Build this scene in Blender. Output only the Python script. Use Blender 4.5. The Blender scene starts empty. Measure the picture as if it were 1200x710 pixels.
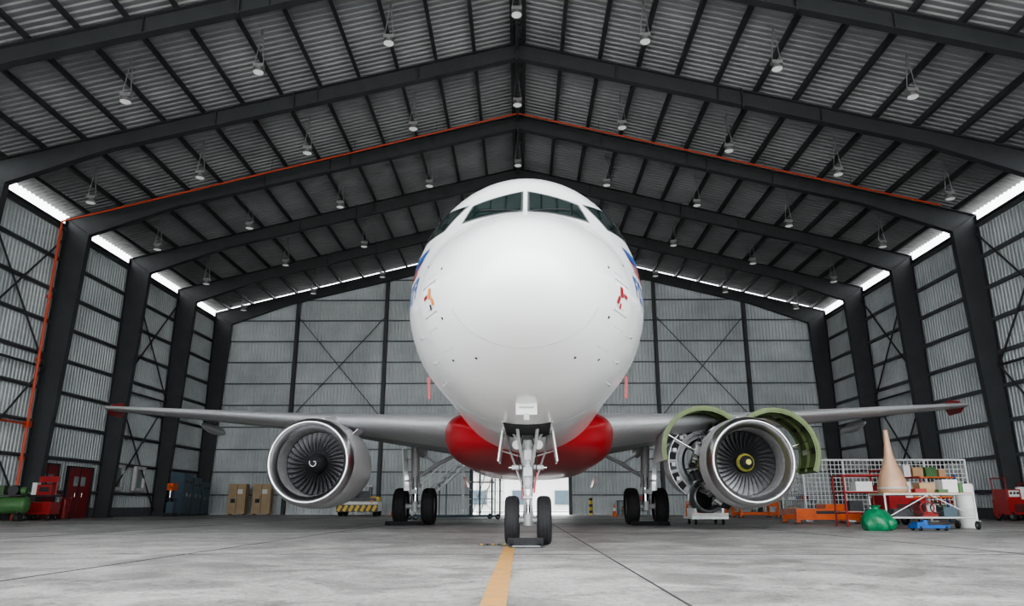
import bpy, bmesh, math, random
from mathutils import Vector, Matrix
random.seed(4)
S=bpy.context.scene
PI=math.pi
# ------------------------------------------------------------------ materials
def mat(name,col,rough=.5,metal=0.0,var=0.0,scale=3.0,bump=0.0,emit=0.0,spec=None,coat=0.0,col2=None,stretch=None):
    m=bpy.data.materials.new(name); m.use_nodes=True
    nt=m.node_tree; N=nt.nodes; L=nt.links
    b=N['Principled BSDF']
    b.inputs['Roughness'].default_value=rough
    b.inputs['Metallic'].default_value=metal
    if coat: b.inputs['Coat Weight'].default_value=coat; b.inputs['Coat Roughness'].default_value=.08
    c=(*col,1)
    tc=N.new('ShaderNodeTexCoord'); mp=N.new('ShaderNodeMapping'); L.new(tc.outputs['Object'],mp.inputs[0])
    if stretch: mp.inputs['Scale'].default_value=stretch
    nz=N.new('ShaderNodeTexNoise'); nz.inputs['Scale'].default_value=scale; nz.inputs['Detail'].default_value=6
    nz.inputs['Roughness'].default_value=.6
    L.new(mp.outputs[0],nz.inputs['Vector'])
    rp=N.new('ShaderNodeValToRGB'); rp.color_ramp.elements[0].position=.3; rp.color_ramp.elements[1].position=.7
    a=max(0,1-var)
    c2=(*(col2 if col2 else [x*a for x in col]),1)
    rp.color_ramp.elements[0].color=c2; rp.color_ramp.elements[1].color=c
    L.new(nz.outputs['Fac'],rp.inputs[0]); L.new(rp.outputs[0],b.inputs['Base Color'])
    if bump:
        bp=N.new('ShaderNodeBump'); bp.inputs['Strength'].default_value=bump; bp.inputs['Distance'].default_value=.02
        L.new(nz.outputs['Fac'],bp.inputs['Height']); L.new(bp.outputs[0],b.inputs['Normal'])
    if emit:
        b.inputs['Emission Color'].default_value=c; b.inputs['Emission Strength'].default_value=emit
    return m
M={}
M['white']=mat('white_paint',(.88,.885,.89),.24,0,.03,1.2,coat=.4)
M['seam']=mat('panel_seam',(.42,.43,.44),.5)
M['red']=mat('red_paint',(.36,.010,.016),.3,0,.1,2,coat=.15)
M['nacelle']=mat('nacelle_paint',(.60,.61,.62),.4,.05,.1,2)
M['lip']=mat('polished_lip',(.72,.72,.73),.28,1,.12,6)
M['lipin']=mat('inlet_liner',(.33,.33,.33),.45,.2,.1,6)
M['wing']=mat('wing_grey',(.44,.46,.47),.4,.05,.12,2)
M['slat']=mat('slat_aluminium',(.78,.79,.8),.32,.6,.1,5)
M['blade']=mat('fan_blade_titanium',(.17,.17,.18),.35,.9,.1,4)
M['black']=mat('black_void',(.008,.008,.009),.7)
M['dark']=mat('dark_metal',(.05,.05,.055),.45,.5,.3,8)
M['tyre']=mat('tyre_rubber',(.018,.018,.02),.75,0,.3,10,bump=.1)
M['hub']=mat('wheel_hub',(.42,.43,.44),.35,.6,.3,10)
M['duct']=mat('duct_grey',(.34,.35,.36),.45,.3,.35,7)
M['gear']=mat('gear_paint',(.55,.56,.56),.4,.1,.25,8)
M['chrome']=mat('chrome',(.8,.8,.8),.12,1)
M['glass']=mat('cockpit_glass',(.012,.028,.026),.06,0,.5,2,coat=.6)
M['frame']=mat('window_frame_metal',(.1,.11,.11),.4,.3)
M['green']=mat('zinc_green_primer',(.13,.18,.065),.5,0,.35,5)
M['steel']=mat('hangar_steel',(.055,.060,.063),.55,.1,.25,1.5)
M['girt']=mat('girt_steel',(.12,.13,.137),.55,.1,.2,1.5)
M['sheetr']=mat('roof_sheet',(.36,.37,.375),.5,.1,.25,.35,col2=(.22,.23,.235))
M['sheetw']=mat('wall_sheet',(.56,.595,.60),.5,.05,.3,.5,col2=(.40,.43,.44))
M['pipe']=mat('fire_pipe_orange',(.5,.07,.03),.45)
M['lampb']=mat('lamp_housing',(.3,.3,.3),.4,.4)
M['lampf']=mat('lamp_lens',(.85,.87,.85),.4,0,emit=.3)
M['yellow']=mat('yellow_paint',(.75,.5,.04),.5,0,.2,6)
M['line']=mat('worn_line_paint',(.58,.29,.07),.6,0,.0,7,col2=(.36,.22,.10))
M['orange']=mat('orange_paint',(.72,.13,.02),.45,0,.25,6)
M['redm']=mat('red_machine_paint',(.34,.02,.02),.4,0,.3,6)
M['doorred']=mat('door_red',(.24,.012,.02),.45,0,.2,3)
M['bluegrey']=mat('bluegrey_cabinet',(.07,.11,.14),.45,0,.2,3)
M['tan']=mat('tan_cabinet',(.42,.31,.19),.5,0,.2,3)
M['cone']=mat('tan_composite',(.52,.33,.22),.45,.1,.2,3)
M['lwhite']=mat('offwhite',(.7,.7,.68),.5,0,.15,5)
M['mesh']=mat('galvanised',(.62,.65,.64),.4,.3,.15,5)
M['wmesh']=mat('white_mesh',(.78,.79,.78),.5,0,.1,5)
M['bag']=mat('green_plastic',(.02,.22,.1),.3,0,.5,9,bump=.4)
M['blue']=mat('blue_paint',(.02,.11,.36),.4,0,.2,5)
M['dgreen']=mat('green_machine',(.07,.17,.06),.45,0,.3,5)
M['wood']=mat('cardboard',(.45,.3,.17),.8,0,.2,5)
M['decalblue']=mat('decal_blue',(.03,.1,.35),.3)
M['orangered']=mat('decal_orange',(.75,.25,.04),.4)
M['winglass']=mat('window_glass',(.25,.3,.3),.1)
M['ylhub']=mat('olive_yellow',(.36,.34,.07),.45,.2,.2,5)

# floor material
def floor_mat():
    m=bpy.data.materials.new('worn_concrete'); m.use_nodes=True
    nt=m.node_tree;N=nt.nodes;L=nt.links;b=N['Principled BSDF']
    tc=N.new('ShaderNodeTexCoord')
    def noise(sc,det=8,r=.65,dist=0):
        n=N.new('ShaderNodeTexNoise'); n.inputs['Scale'].default_value=sc; n.inputs['Detail'].default_value=det; n.inputs['Roughness'].default_value=r
        n.inputs['Distortion'].default_value=dist
        L.new(tc.outputs['Object'],n.inputs['Vector']); return n
    n1=noise(.22); n2=noise(1.1,10,.72,.8); n3=noise(18,6,.8); n4=noise(3.2,10,.75,1.8); n5=noise(60,3,.7)
    def ramp(src,p0,c0,p1,c1):
        r=N.new('ShaderNodeValToRGB'); e=r.color_ramp.elements
        e[0].position=p0;e[0].color=(c0,c0,c0,1);e[1].position=p1;e[1].color=(c1,c1,c1,1); L.new(src,r.inputs[0]); return r.outputs[0]
    def mul(a,c,f=1):
        x=N.new('ShaderNodeMix'); x.data_type='RGBA'; x.blend_type='MULTIPLY'; x.inputs[0].default_value=f
        L.new(a,x.inputs[6]); L.new(c,x.inputs[7]); return x.outputs[2]
    r1=ramp(n1.outputs['Fac'],.38,.65,.6,1); r2=ramp(n2.outputs['Fac'],.40,.55,.58,1); r3=ramp(n3.outputs['Fac'],.36,.5,.52,1); r4=ramp(n4.outputs['Fac'],.34,.42,.46,1); r5=ramp(n5.outputs['Fac'],.35,.7,.5,1)
    base=N.new('ShaderNodeRGB'); base.outputs[0].default_value=(.50,.49,.475,1)
    o=mul(mul(mul(mul(mul(base.outputs[0],r1),r2),r3),r4),r5)
    L.new(o,b.inputs['Base Color'])
    rr=N.new('ShaderNodeMapRange'); rr.inputs[3].default_value=.3; rr.inputs[4].default_value=.65
    L.new(n2.outputs['Fac'],rr.inputs[0]); L.new(rr.outputs[0],b.inputs['Roughness'])
    bp=N.new('ShaderNodeBump'); bp.inputs['Strength'].default_value=.2; bp.inputs['Distance'].default_value=.01
    L.new(n3.outputs['Fac'],bp.inputs['Height']); L.new(bp.outputs[0],b.inputs['Normal'])
    return m
M['floor']=floor_mat()
M['apron']=mat('apron_concrete',(.55,.54,.52),.8,0,.15,.5)
M['joint']=mat('joint_sealant',(.04,.04,.04),.8)

# ------------------------------------------------------------------ builder
class MB:
    def __init__(s): s.v=[];s.f=[];s.mi=[];s.sm=[];s.ml=[]
    def m(s,k):
        if k not in s.ml: s.ml.append(k)
        return s.ml.index(k)
    def add(s,vs,fs,k,smooth=False):
        o=len(s.v); s.v+=[tuple(p) for p in vs]; i=s.m(k)
        for f in fs: s.f.append([a+o for a in f]); s.mi.append(i); s.sm.append(smooth)
    def box(s,c,sz,k,rot=None,taper=1.0):
        x,y,z=[a/2 for a in sz]; R=rot if rot else Matrix.Identity(3); c=Vector(c)
        vs=[]
        for dz,t in ((-z,1),(z,taper)):
            for dx,dy in ((-x,-y),(x,-y),(x,y),(-x,y)): vs.append(c+R@Vector((dx*t,dy*t,dz)))
        s.add(vs,[(3,2,1,0),(4,5,6,7),(0,1,5,4),(1,2,6,5),(2,3,7,6),(3,0,4,7)],k)
    def cyl(s,p0,p1,r0,k,r1=None,n=16,caps=True):
        if r1 is None:r1=r0
        p0=Vector(p0);p1=Vector(p1);d=(p1-p0)
        if d.length<1e-6:return
        d.normalize(); u=d.orthogonal().normalized(); w=d.cross(u)
        A=[p0+(u*math.cos(2*PI*i/n)+w*math.sin(2*PI*i/n))*r0 for i in range(n)]
        Bq=[p1+(u*math.cos(2*PI*i/n)+w*math.sin(2*PI*i/n))*r1 for i in range(n)]
        s.add(A+Bq,[(i,(i+1)%n,n+(i+1)%n,n+i) for i in range(n)],k,True)
        if caps:
            s.add(A,[tuple(range(n))[::-1]],k); s.add(Bq,[tuple(range(n))],k)
    def tube(s,pts,r,k,n=8):
        for a,b in zip(pts[:-1],pts[1:]): s.cyl(a,b,r,k,n=n)
    def lathe(s,prof,o,k,axis='Y',n=48,smooth=True,a0=0,a1=2*PI,kf=None):
        o=Vector(o); full=abs(a1-a0-2*PI)<1e-4; m=n if full else n+1
        vs=[]
        for t,r in prof:
            for i in range(m):
                a=a0+(a1-a0)*i/n
                p={'Y':(r*math.sin(a),t,r*math.cos(a)),'Z':(r*math.cos(a),r*math.sin(a),t),'X':(t,r*math.cos(a),r*math.sin(a))}[axis]
                vs.append(o+Vector(p))
        for j in range(len(prof)-1):
            fs=[(j*m+i,j*m+(i+1)%m,(j+1)*m+(i+1)%m,(j+1)*m+i) for i in range(n)]
            if j==0: base=len(s.v); s.v+=[tuple(p) for p in vs]
            kk=kf(j) if kf else k
            i_=s.m(kk)
            for f in fs: s.f.append([a+base for a in f]); s.mi.append(i_); s.sm.append(smooth)
    def sphere(s,c,r,k,n=16,sc=(1,1,1)):
        c=Vector(c); vs=[];h=n//2
        for j in range(h+1):
            t=PI*j/h
            for i in range(n):
                a=2*PI*i/n; vs.append(c+Vector((r*sc[0]*math.sin(t)*math.cos(a),r*sc[1]*math.sin(t)*math.sin(a),r*sc[2]*math.cos(t))))
        s.add(vs,[(j*n+i,(j+1)*n+i,(j+1)*n+(i+1)%n,j*n+(i+1)%n) for j in range(h) for i in range(n)],k,True)
    def loft(s,secs,k,closed=True,caps=True,smooth=True,kf=None):
        n=len(secs[0]); base=len(s.v)
        for q in secs: s.v+=[tuple(p) for p in q]
        nn=n if closed else n-1
        for j in range(len(secs)-1):
            for i in range(nn):
                kk=kf(i,j) if kf else k
                s.f.append([base+j*n+i,base+j*n+(i+1)%n,base+(j+1)*n+(i+1)%n,base+(j+1)*n+i]); s.mi.append(s.m(kk)); s.sm.append(smooth)
        if caps and closed:
            s.add(secs[0],[tuple(range(n))[::-1]],k if not kf else kf(0,0)); s.add(secs[-1],[tuple(range(n))],k if not kf else kf(0,0))
    def grid(s,P,k,smooth=True):
        n=len(P[0]); vs=[p for r in P for p in r]
        s.add(vs,[(j*n+i,j*n+i+1,(j+1)*n+i+1,(j+1)*n+i) for j in range(len(P)-1) for i in range(n-1)],k,smooth)
    def wheel(s,c,R,w,k='tyre',hub='hub'):
        h=w/2
        pr=[(-h*.75,R*.55),(-h*.98,R*.7),(-h,R*.82),(-h*.85,R*.94),(-h*.5,R*.99),(-h*.3,R),(-h*.27,R*.985),(-h*.22,R),(h*.22,R),(h*.27,R*.985),(h*.3,R),(h*.5,R*.99),(h*.85,R*.94),(h,R*.82),(h*.98,R*.7),(h*.75,R*.55)]
        s.lathe(pr,c,k,'X',40)
        for sg in(-1,1):
            s.lathe([(sg*h*.75,R*.55),(sg*h*.7,R*.5),(sg*h*.35,R*.46),(sg*h*.35,R*.25),(sg*h*.8,R*.2),(sg*h*.85,.001)],c,hub,'X',24)
            for i in range(8):
                a=2*PI*i/8; p=Vector(c)+Vector((sg*h*.35,R*.36*math.cos(a),R*.36*math.sin(a)))
                s.cyl(p,p+Vector((sg*.02,0,0)),R*.06,'dark',n=8)
    def obj(s,name,parent=None,loc=None,rotz=0,recalc=False):
        me=bpy.data.meshes.new(name); me.from_pydata(s.v,[],s.f)
        for k in s.ml: me.materials.append(M[k])
        me.polygons.foreach_set('material_index',s.mi); me.polygons.foreach_set('use_smooth',s.sm)
        if recalc:
            bm=bmesh.new(); bm.from_mesh(me); bmesh.ops.recalc_face_normals(bm,faces=bm.faces); bm.to_mesh(me); bm.free()
        me.update()
        ob=bpy.data.objects.new(name,me); S.collection.objects.link(ob)
        if parent: ob.parent=parent
        if loc: ob.location=loc
        ob.rotation_euler[2]=rotz
        return ob
def empty(name,loc=(0,0,0),rz=0,parent=None):
    e=bpy.data.objects.new(name,None); S.collection.objects.link(e); e.location=loc; e.rotation_euler[2]=rz; e.empty_display_size=.3
    if parent:e.parent=parent
    return e
def Rz(a): return Matrix.Rotation(a,3,'Z')
def Rx(a): return Matrix.Rotation(a,3,'X')
def Ry(a): return Matrix.Rotation(a,3,'Y')

# ------------------------------------------------------------------ hangar
HX=-.1; HW=22.3; RID=20.0; SL=.249; EAVE=RID-SL*HW
FR=[3.3,9.4,15.5,21.5,27.7,33.8,39.9,46.1,52.2]; Y0=3.0; Y1=52.7
def rz(x): return RID-SL*abs(x-HX)
b=MB(); b.box((HX,(Y0-16+Y1)/2,-.15),(2*HW+.4,Y1-Y0+16,.3),'floor'); b.obj('floor')
b=MB(); b.add([(-200,-200,-.16),(200,-200,-.16),(200,250,-.16),(-200,250,-.16)],[(0,1,2,3)],'apron'); b.obj('ground_apron')
b=MB()
for x in (-15.4,-9.9,-4.4,1.08,6.6,12.1,17.5): b.box((x,(Y1-12)/2,.002),(.018,Y1+12,.004),'joint')
for y in (-2,10.2,18.4,26.6,34.8,43): b.box((HX,y,.002),(2*HW-.4,.010,.004),'joint')
b.obj('floor_joints')
b=MB(); b.box((-.18,2.0,.004),(.17,20,.004),'line'); b.obj('taxi_guide_line')
# roof
prof=[(0,0),(.14,0),(.18,-.05),(.26,-.05),(.30,0)]
ys=[];y=Y0
while y<Y1-.4:
    for d,h in prof[:-1]: ys.append((y+d,h))
    y+=.30
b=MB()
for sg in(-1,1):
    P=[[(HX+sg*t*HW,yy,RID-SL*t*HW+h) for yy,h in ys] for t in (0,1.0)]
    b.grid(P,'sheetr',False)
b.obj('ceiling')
# purlins
b=MB()
npur=13
for sg in(-1,1):
    for i in range(npur+1):
        x=HX+sg*(.25+i*(HW-1.3)/npur); z=rz(x)-.17
        b.box((x,(Y0+Y1)/2,z),(.07,Y1-Y0,.22),'steel')
        b.box((x+.05,(Y0+Y1)/2,z-.11),(.13,Y1-Y0,.02),'steel')
b.box((HX,(Y0+Y1)/2,RID-.4),(.14,Y1-Y0,.5),'steel')
b.obj('roof_purlins')
def plate_poly(b,pts,y,th,k):
    n=len(pts); A=[(x,y-th/2,z) for x,z in pts]; C=[(x,y+th/2,z) for x,z in pts]
    b.add(A+C,[tuple(range(n)),tuple(range(n,2*n))[::-1]]+[(i,i+n,(i+1)%n+n,(i+1)%n) for i in range(n)],k)
def flange(b,p,q,y,w,t,k):
    p=Vector((p[0],0,p[1]));q=Vector((q[0],0,q[1])); d=(q-p); L=d.length; a=math.atan2(d.z,d.x)
    c=(p+q)/2; b.box((c.x,y,c.z),(L,w,t),k,Ry(-a))
for fi,fy in enumerate(FR):
    b=MB()
    for sg in(-1,1):
        X=lambda a:HX+sg*a
        ro=lambda a:RID-SL*a-.29
        base_in=HW-.85; top_in=HW-1.35
        xh=HW-5.5
        zi=ro(top_in)-1.15
        pts=[(X(HW-.12),0),(X(HW-.12),ro(HW-.12)),(X(xh),ro(xh)),(X(0),ro(0)),(X(0),ro(0)-.72),(X(xh),ro(xh)-.68),(X(top_in),zi),(X(base_in),0)]
        plate_poly(b,[pts[0],pts[1],pts[6],pts[7]],fy,.03,'steel')
        plate_poly(b,[pts[1],pts[2],pts[5],pts[6]],fy,.03,'steel')
        plate_poly(b,[pts[2],pts[3],pts[4],pts[5]],fy,.03,'steel')
        for p,q in ((0,1),(1,3),(4,5),(5,6),(6,7)): flange(b,pts[p],pts[q],fy,.32,.035,'steel')
        flange(b,pts[1],pts[6],fy,.3,.03,'steel')
        for t in (.25,.5,.75):
            xx=xh*t; b.box((X(xx),fy,ro(xx)-.35),(.03,.28,.66),'steel')
        b.box((X(HW-.5),fy,.03),(1.0,.5,.06),'steel')
        b.box((X(.02),fy,ro(0)-.38),(.05,.36,.95),'steel')
        b.box((X(9.4),fy,ro(9.4)-.36),(.05,.36,.85),'steel')
    b.obj('portal_frame')
def sidewall(sg,name):
    b=MB(); x0=HX+sg*HW
    yy=[];y=Y0
    while y<Y1:
        for d,h in ((0,0),(.12,0),(.15,.045),(.21,.045)): yy.append((y+d,h))
        y+=.24
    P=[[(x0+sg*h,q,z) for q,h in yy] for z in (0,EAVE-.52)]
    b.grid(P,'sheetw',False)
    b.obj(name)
    b=MB()
    z=1.2
    while z<EAVE-.8:
        b.box((x0-sg*.09,(Y0+Y1)/2,z),(.14,Y1-Y0,.07),'girt'); b.box((x0-sg*.15,(Y0+Y1)/2,z+.06),(.02,Y1-Y0,.13),'girt'); z+=1.55
    b.box((x0-sg*.06,(Y0+Y1)/2,.25),(.1,Y1-Y0,.5),'girt')
    b.box((x0-sg*.06,(Y0+Y1)/2,EAVE-.58),(.12,Y1-Y0,.10),'steel')
    for a,c in ((4,5),(6,7)):
        ya,yb=FR[a]+.2,FR[c]-.2
        for z0,z1 in ((.3,6.8),(6.8,13.2)):
            b.cyl((x0-sg*.3,ya,z0),(x0-sg*.3,yb,z1),.045,'steel',n=8); b.cyl((x0-sg*.3,ya,z1),(x0-sg*.3,yb,z0),.045,'steel',n=8)
        b.cyl((x0-sg*.3,ya,6.8),(x0-sg*.3,yb,6.8),.06,'steel',n=8)
    b.obj('trim_girts_'+name[5:])
sidewall(-1,'wall_left'); sidewall(1,'wall_right')
b=MB(); yb=Y1
cols=[];x=HX-HW
while x<HX+HW:
    for d,h in ((0,0),(.12,0),(.15,.045),(.21,.045)): cols.append((x+d,h))
    x+=.24
DX0,DX1,DZ=-3.3,3.3,3.3
for (xa,ha),(xb,hb) in zip(cols[:-1],cols[1:]):
    z0=DZ if (xa>DX0 and xb<DX1) else 0
    b.add([(xa,yb+ha,z0),(xb,yb+hb,z0),(xb,yb+hb,rz(xb)-.4),(xa,yb+ha,rz(xa)-.4)],[(0,1,2,3)],'sheetw')
b.obj('wall_back')
b=MB()
z=1.3
while z<19.2:
    half=min(HW,(RID-.4-z)/SL)-.1
    if z<DZ:
        for xa,xb in ((HX-half,DX0-.2),(DX1+.2,HX+half)): b.box(((xa+xb)/2,yb-.08,z),(xb-xa,.12,.07),'girt')
    else: b.box((HX,yb-.08,z),(2*half,.12,.07),'girt')
    z+=1.55
for x in (-16.3,-9.8,-3.4,3.4,9.8,16.3):
    b.box((x,yb-.3,(rz(x)-.9)/2),(.22,.36,rz(x)-.9),'steel')
b.box((0,yb-.15,DZ+.12),(DX1-DX0+.4,.25,.25),'steel')
for xa,xb in ((-16.3,-9.8),(9.8,16.3)):
    for z0,z1 in ((6.5,14.0),):
        b.cyl((xa,yb-.35,z0),(xb,yb-.35,z1),.03,'steel',n=6); b.cyl((xa,yb-.35,z1),(xb,yb-.35,z0),.03,'steel',n=6)
b.obj('trim_back_columns')
b=MB()
for i in range(14): b.box((-3.0+i*.14,yb-.2,1.55),(.03,.03,3.1),'mesh')
for z in (.1,.8,1.55,2.3,3.05): b.box((-2.1,yb-.2,z),(1.85,.04,.05),'mesh')
b.obj('sliding_gate')
b=MB()
b.box((2,95,2.2),(60,10,4.4),'lwhite'); b.box((2,89.5,4.5),(62,1.5,.3),'girt')
for i in range(12): b.box((-25+i*5,89.9,1.5),(2,.3,1.6),'bluegrey')
b.obj('outside_building')
# fire pipe
b=MB(); py=32.9; r=.045; PD=.62
b.tube([(HX-HW+.45,py,2.6),(HX-HW+.45,py,EAVE-.2-.6+.1),(HX,py,RID-PD),(HX+HW-2.2,py,rz(HX+HW-2.2)-PD)],r,'pipe',10)
b.tube([(HX-HW+.45,py,4.1),(HX-HW+.45,py-2.6,4.1)],r,'pipe',10)
b.cyl((HX-HW+.45,py,0),(HX-HW+.45,py,EAVE-1),r*1.5,'pipe')
b.box((HX-HW+.45,py,4.1),(.26,.26,.26),'pipe')
for z in(2.6,7,10): b.cyl((HX-HW+.45,py,z-.06),(HX-HW+.45,py,z+.06),.13,'pipe')
for t in (4,8,12,16):
    for sg in(-1,1): b.cyl((HX+sg*t,py,RID-PD-t*SL),(HX+sg*t,py,rz(HX+sg*t)-.1),.012,'steel',n=6)
b.obj('fire_sprinkler_pipe')
# high bay lamps
lb=MB()
lb.cyl((0,0,1.75),(-.17,0,.18),.018,'lampb',n=6); lb.cyl((0,0,1.75),(.17,0,.18),.018,'lampb',n=6)
lb.box((0,0,.2),(.38,.2,.14),'lampb'); lb.lathe([(.14,.09),(.08,.14),(-.05,.20),(-.07,.21)],(0,0,0),'lampb','Z',20)
lb.cyl((0,0,-.06),(0,0,-.045),.185,'lampf',n=20)
first=None
for y in (23.6,30.0,36.2,42.4,48.6):
    for i in range(-4,5):
        x=HX+i*4.7; loc=(x,y,rz(x)-1.8)
        if first is None: first=lb.obj('high_bay_lamp',loc=loc)
        else:
            o=bpy.data.objects.new('high_bay_lamp',first.data); o.location=loc; S.collection.objects.link(o)

xl=HX-HW+.2
def ldoor(name,y0,y1,h):
    b=MB(); yc=(y0+y1)/2
    b.box((xl+.02,yc,h/2),(.1,y1-y0,h),'doorred')
    b.box((xl+.05,yc,h/2),(.08,.03,h),'dark')
    for yy in (y0,y1): b.box((xl+.05,yy,h/2),(.14,.08,h),'dark')
    b.box((xl+.05,yc,h),(.14,y1-y0+.08,.08),'dark')
    for yy in (yc-.3,yc+.3):
        b.box((xl+.09,yy,h*.72),(.03,.35,.45),'winglass'); b.cyl((xl+.1,yy*1.0,1.0),(xl+.1,yy,1.2),.02,'chrome',n=8)
    b.obj(name)
ldoor('door_1',36.8,38.9,2.45); ldoor('door_2',34.3,36.0,2.5)
for i,y in enumerate((41.4,43.8)):
    b=MB(); z=2.1
    b.box((xl,y,z),(.06,.9,1.1),'winglass')
    for dy in(-.5,.5): b.box((xl+.05,y+dy,z),(.18,.16,1.35),'lwhite')
    for dz in(-.6,.6): b.box((xl+.05,y,z+dz),(.18,1.1,.16),'lwhite')
    b.obj('window_%d'%(i+1))

# ------------------------------------------------------------------ aircraft
JET=empty('passenger_jet',(.045,7.5,0),-math.radians(.83))
WF=.955
TS=[0,.1,.3,.6,1.0,1.5,1.75,2.1,2.6,3.0,3.5,4.2,5.2,6.2,24,28,32,36,37.5]
TT=[3.05,3.36,3.62,3.86,4.08,4.31,4.42,4.68,5.10,5.45,5.70,5.84,5.92,5.95,5.95,5.93,5.85,5.6,5.35]
TB=[3.05,2.76,2.54,2.36,2.2,2.06,2.0,1.94,1.88,1.84,1.80,1.77,1.75,1.75,1.75,2.3,3.4,4.6,4.95]
TH=[a*WF for a in [0,.37,.64,.90,1.14,1.38,1.47,1.59,1.72,1.80,1.87,1.94,1.97,1.975,1.975,1.8,1.25,.5,.15]]
TC=[3.05,3.05,3.05,3.06,3.09,3.14,3.18,3.24,3.33,3.42,3.5,3.6,3.72,3.8,3.8,4.0,4.6,5.1,5.15]
U=[math.sqrt(a) for a in TS]
def pchip(xs,ysv):
    n=len(xs);h=[xs[i+1]-xs[i] for i in range(n-1)];d=[(ysv[i+1]-ysv[i])/h[i] for i in range(n-1)]
    m=[d[0]]+[0]*(n-2)+[d[-1]]
    for i in range(1,n-1):
        if d[i-1]*d[i]>0:
            w1=2*h[i]+h[i-1];w2=h[i]+2*h[i-1]; m[i]=(w1+w2)/(w1/d[i-1]+w2/d[i])
    def f(x):
        x=min(max(x,xs[0]),xs[-1]); i=0
        while i<n-2 and x>xs[i+1]: i+=1
        t=(x-xs[i])/h[i]
        return (2*t**3-3*t*t+1)*ysv[i]+(t**3-2*t*t+t)*h[i]*m[i]+(-2*t**3+3*t*t)*ysv[i+1]+(t**3-t*t)*h[i]*m[i+1]
    return f
fT,fB,fH,fC=[pchip(U,q) for q in(TT,TB,TH,TC)]
def sec(s):
    u=math.sqrt(max(s,0)); return fT(u),fB(u),fH(u),fC(u)
def F(x,s,z):
    t,bo,h,c=sec(s); hh=(t-c) if z>c else (c-bo)
    h=max(h,1e-4);hh=max(hh,1e-4)
    return (x/h)**2+((z-c)/hh)**2-1
def nrm(x,s,z):
    e=.01
    g=Vector(((F(x+e,s,z)-F(x-e,s,z)),(F(x,s+e,z)-F(x,s-e,z)),(F(x,s,z+e)-F(x,s,z-e))))
    return g.normalized()
def P_xz(x,z,off=0):
    lo,hi=.02,6.2
    for _ in range(40):
        m_=(lo+hi)/2
        if F(x,m_,z)>0: lo=m_
        else: hi=m_
    p=Vector((x,hi,z)); return p+nrm(*p)*off
def P_sz(s,z,side,off=0):
    t,bo,h,c=sec(s); hh=(t-c) if z>c else (c-bo)
    x=side*h*math.sqrt(max(0,1-((z-c)/hh)**2)); p=Vector((x,s,z)); return p+nrm(*p)*off
def P_sx(s,x,off=0):
    t,bo,h,c=sec(s); z=c-(c-bo)*math.sqrt(max(0,1-(x/h)**2)); p=Vector((x,s,z)); return p+nrm(*p)*off
def bil(q,u,v): return tuple((q[0][i]*(1-u)+q[1][i]*u)*(1-v)+(q[3][i]*(1-u)+q[2][i]*u)*v for i in (0,1))
b=MB()
st=[(6.2**.5*i/70)**2 for i in range(1,71)]+[8,12,16,20,24]+[24+i*.9 for i in range(1,16)]
NP=96
secs=[]
for s in st:
    t,bo,h,c=sec(s); ring=[]
    for i in range(NP):
        a=2*PI*i/NP; cz=math.cos(a); ring.append((h*math.sin(a),s,c+((t-c) if cz>0 else (c-bo))*cz))
    secs.append(ring)
b.loft(secs,'white'); b.obj('fuselage',JET,recalc=True)
b=MB()
def patch(fn,q,k,off,n=10):
    b.grid([[fn(*bil(q,i/n,j/n),off) for i in range(n+1)] for j in range(n+1)],k)
for sg in(-1,1):
    fr=[(.03*sg,4.425),(.88*sg,4.36),(.77*sg,4.83),(.03*sg,5.08)]
    gl=[(.06*sg,4.47),(.835*sg,4.41),(.74*sg,4.78),(.06*sg,5.03)]
    patch(P_xz,fr,'frame',.006,14); patch(P_xz,gl,'glass',.014,14)
    f=lambda s,z,o:P_sz(s,z,sg,o)
    for q in ([(2.32,4.36),(3.0,4.40),(3.0,4.92),(2.62,4.88)],[(3.08,4.40),(3.75,4.55),(3.55,4.88),(3.08,4.92)]):
        patch(f,q,'frame',.006); cx=sum(p[0] for p in q)/4;cz=sum(p[1] for p in q)/4
        patch(f,[(cx+(p[0]-cx)*.88,cz+(p[1]-cz)*.88) for p in q],'glass',.014)
    b.tube([P_xz(.1*sg,4.39,.03),P_xz(.35*sg,4.49,.03),P_xz(.62*sg,4.56,.035)],.01,'dark',6)
    for i in range(44):
        s0=6.6+i*.53
        patch(f,[(s0,4.02),(s0+.25,4.02),(s0+.25,4.36),(s0,4.36)],'glass',.006,2)
b.obj('cockpit_windows',JET)
b=MB()
def ringline(s,a0,a1,r=.006,k='seam',n=50):
    t,bo,h,c=sec(s);pts=[]
    for i in range(n+1):
        a=a0+(a1-a0)*i/n;cz=math.cos(a);pts.append((h*math.sin(a)*1.001,s,c+((t-c) if cz>0 else (c-bo))*cz*1.001))
    b.tube(pts,r,k,5)
ringline(.66,math.radians(112),math.radians(248),.005)
ringline(3.9,0,2*PI,.003)
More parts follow.
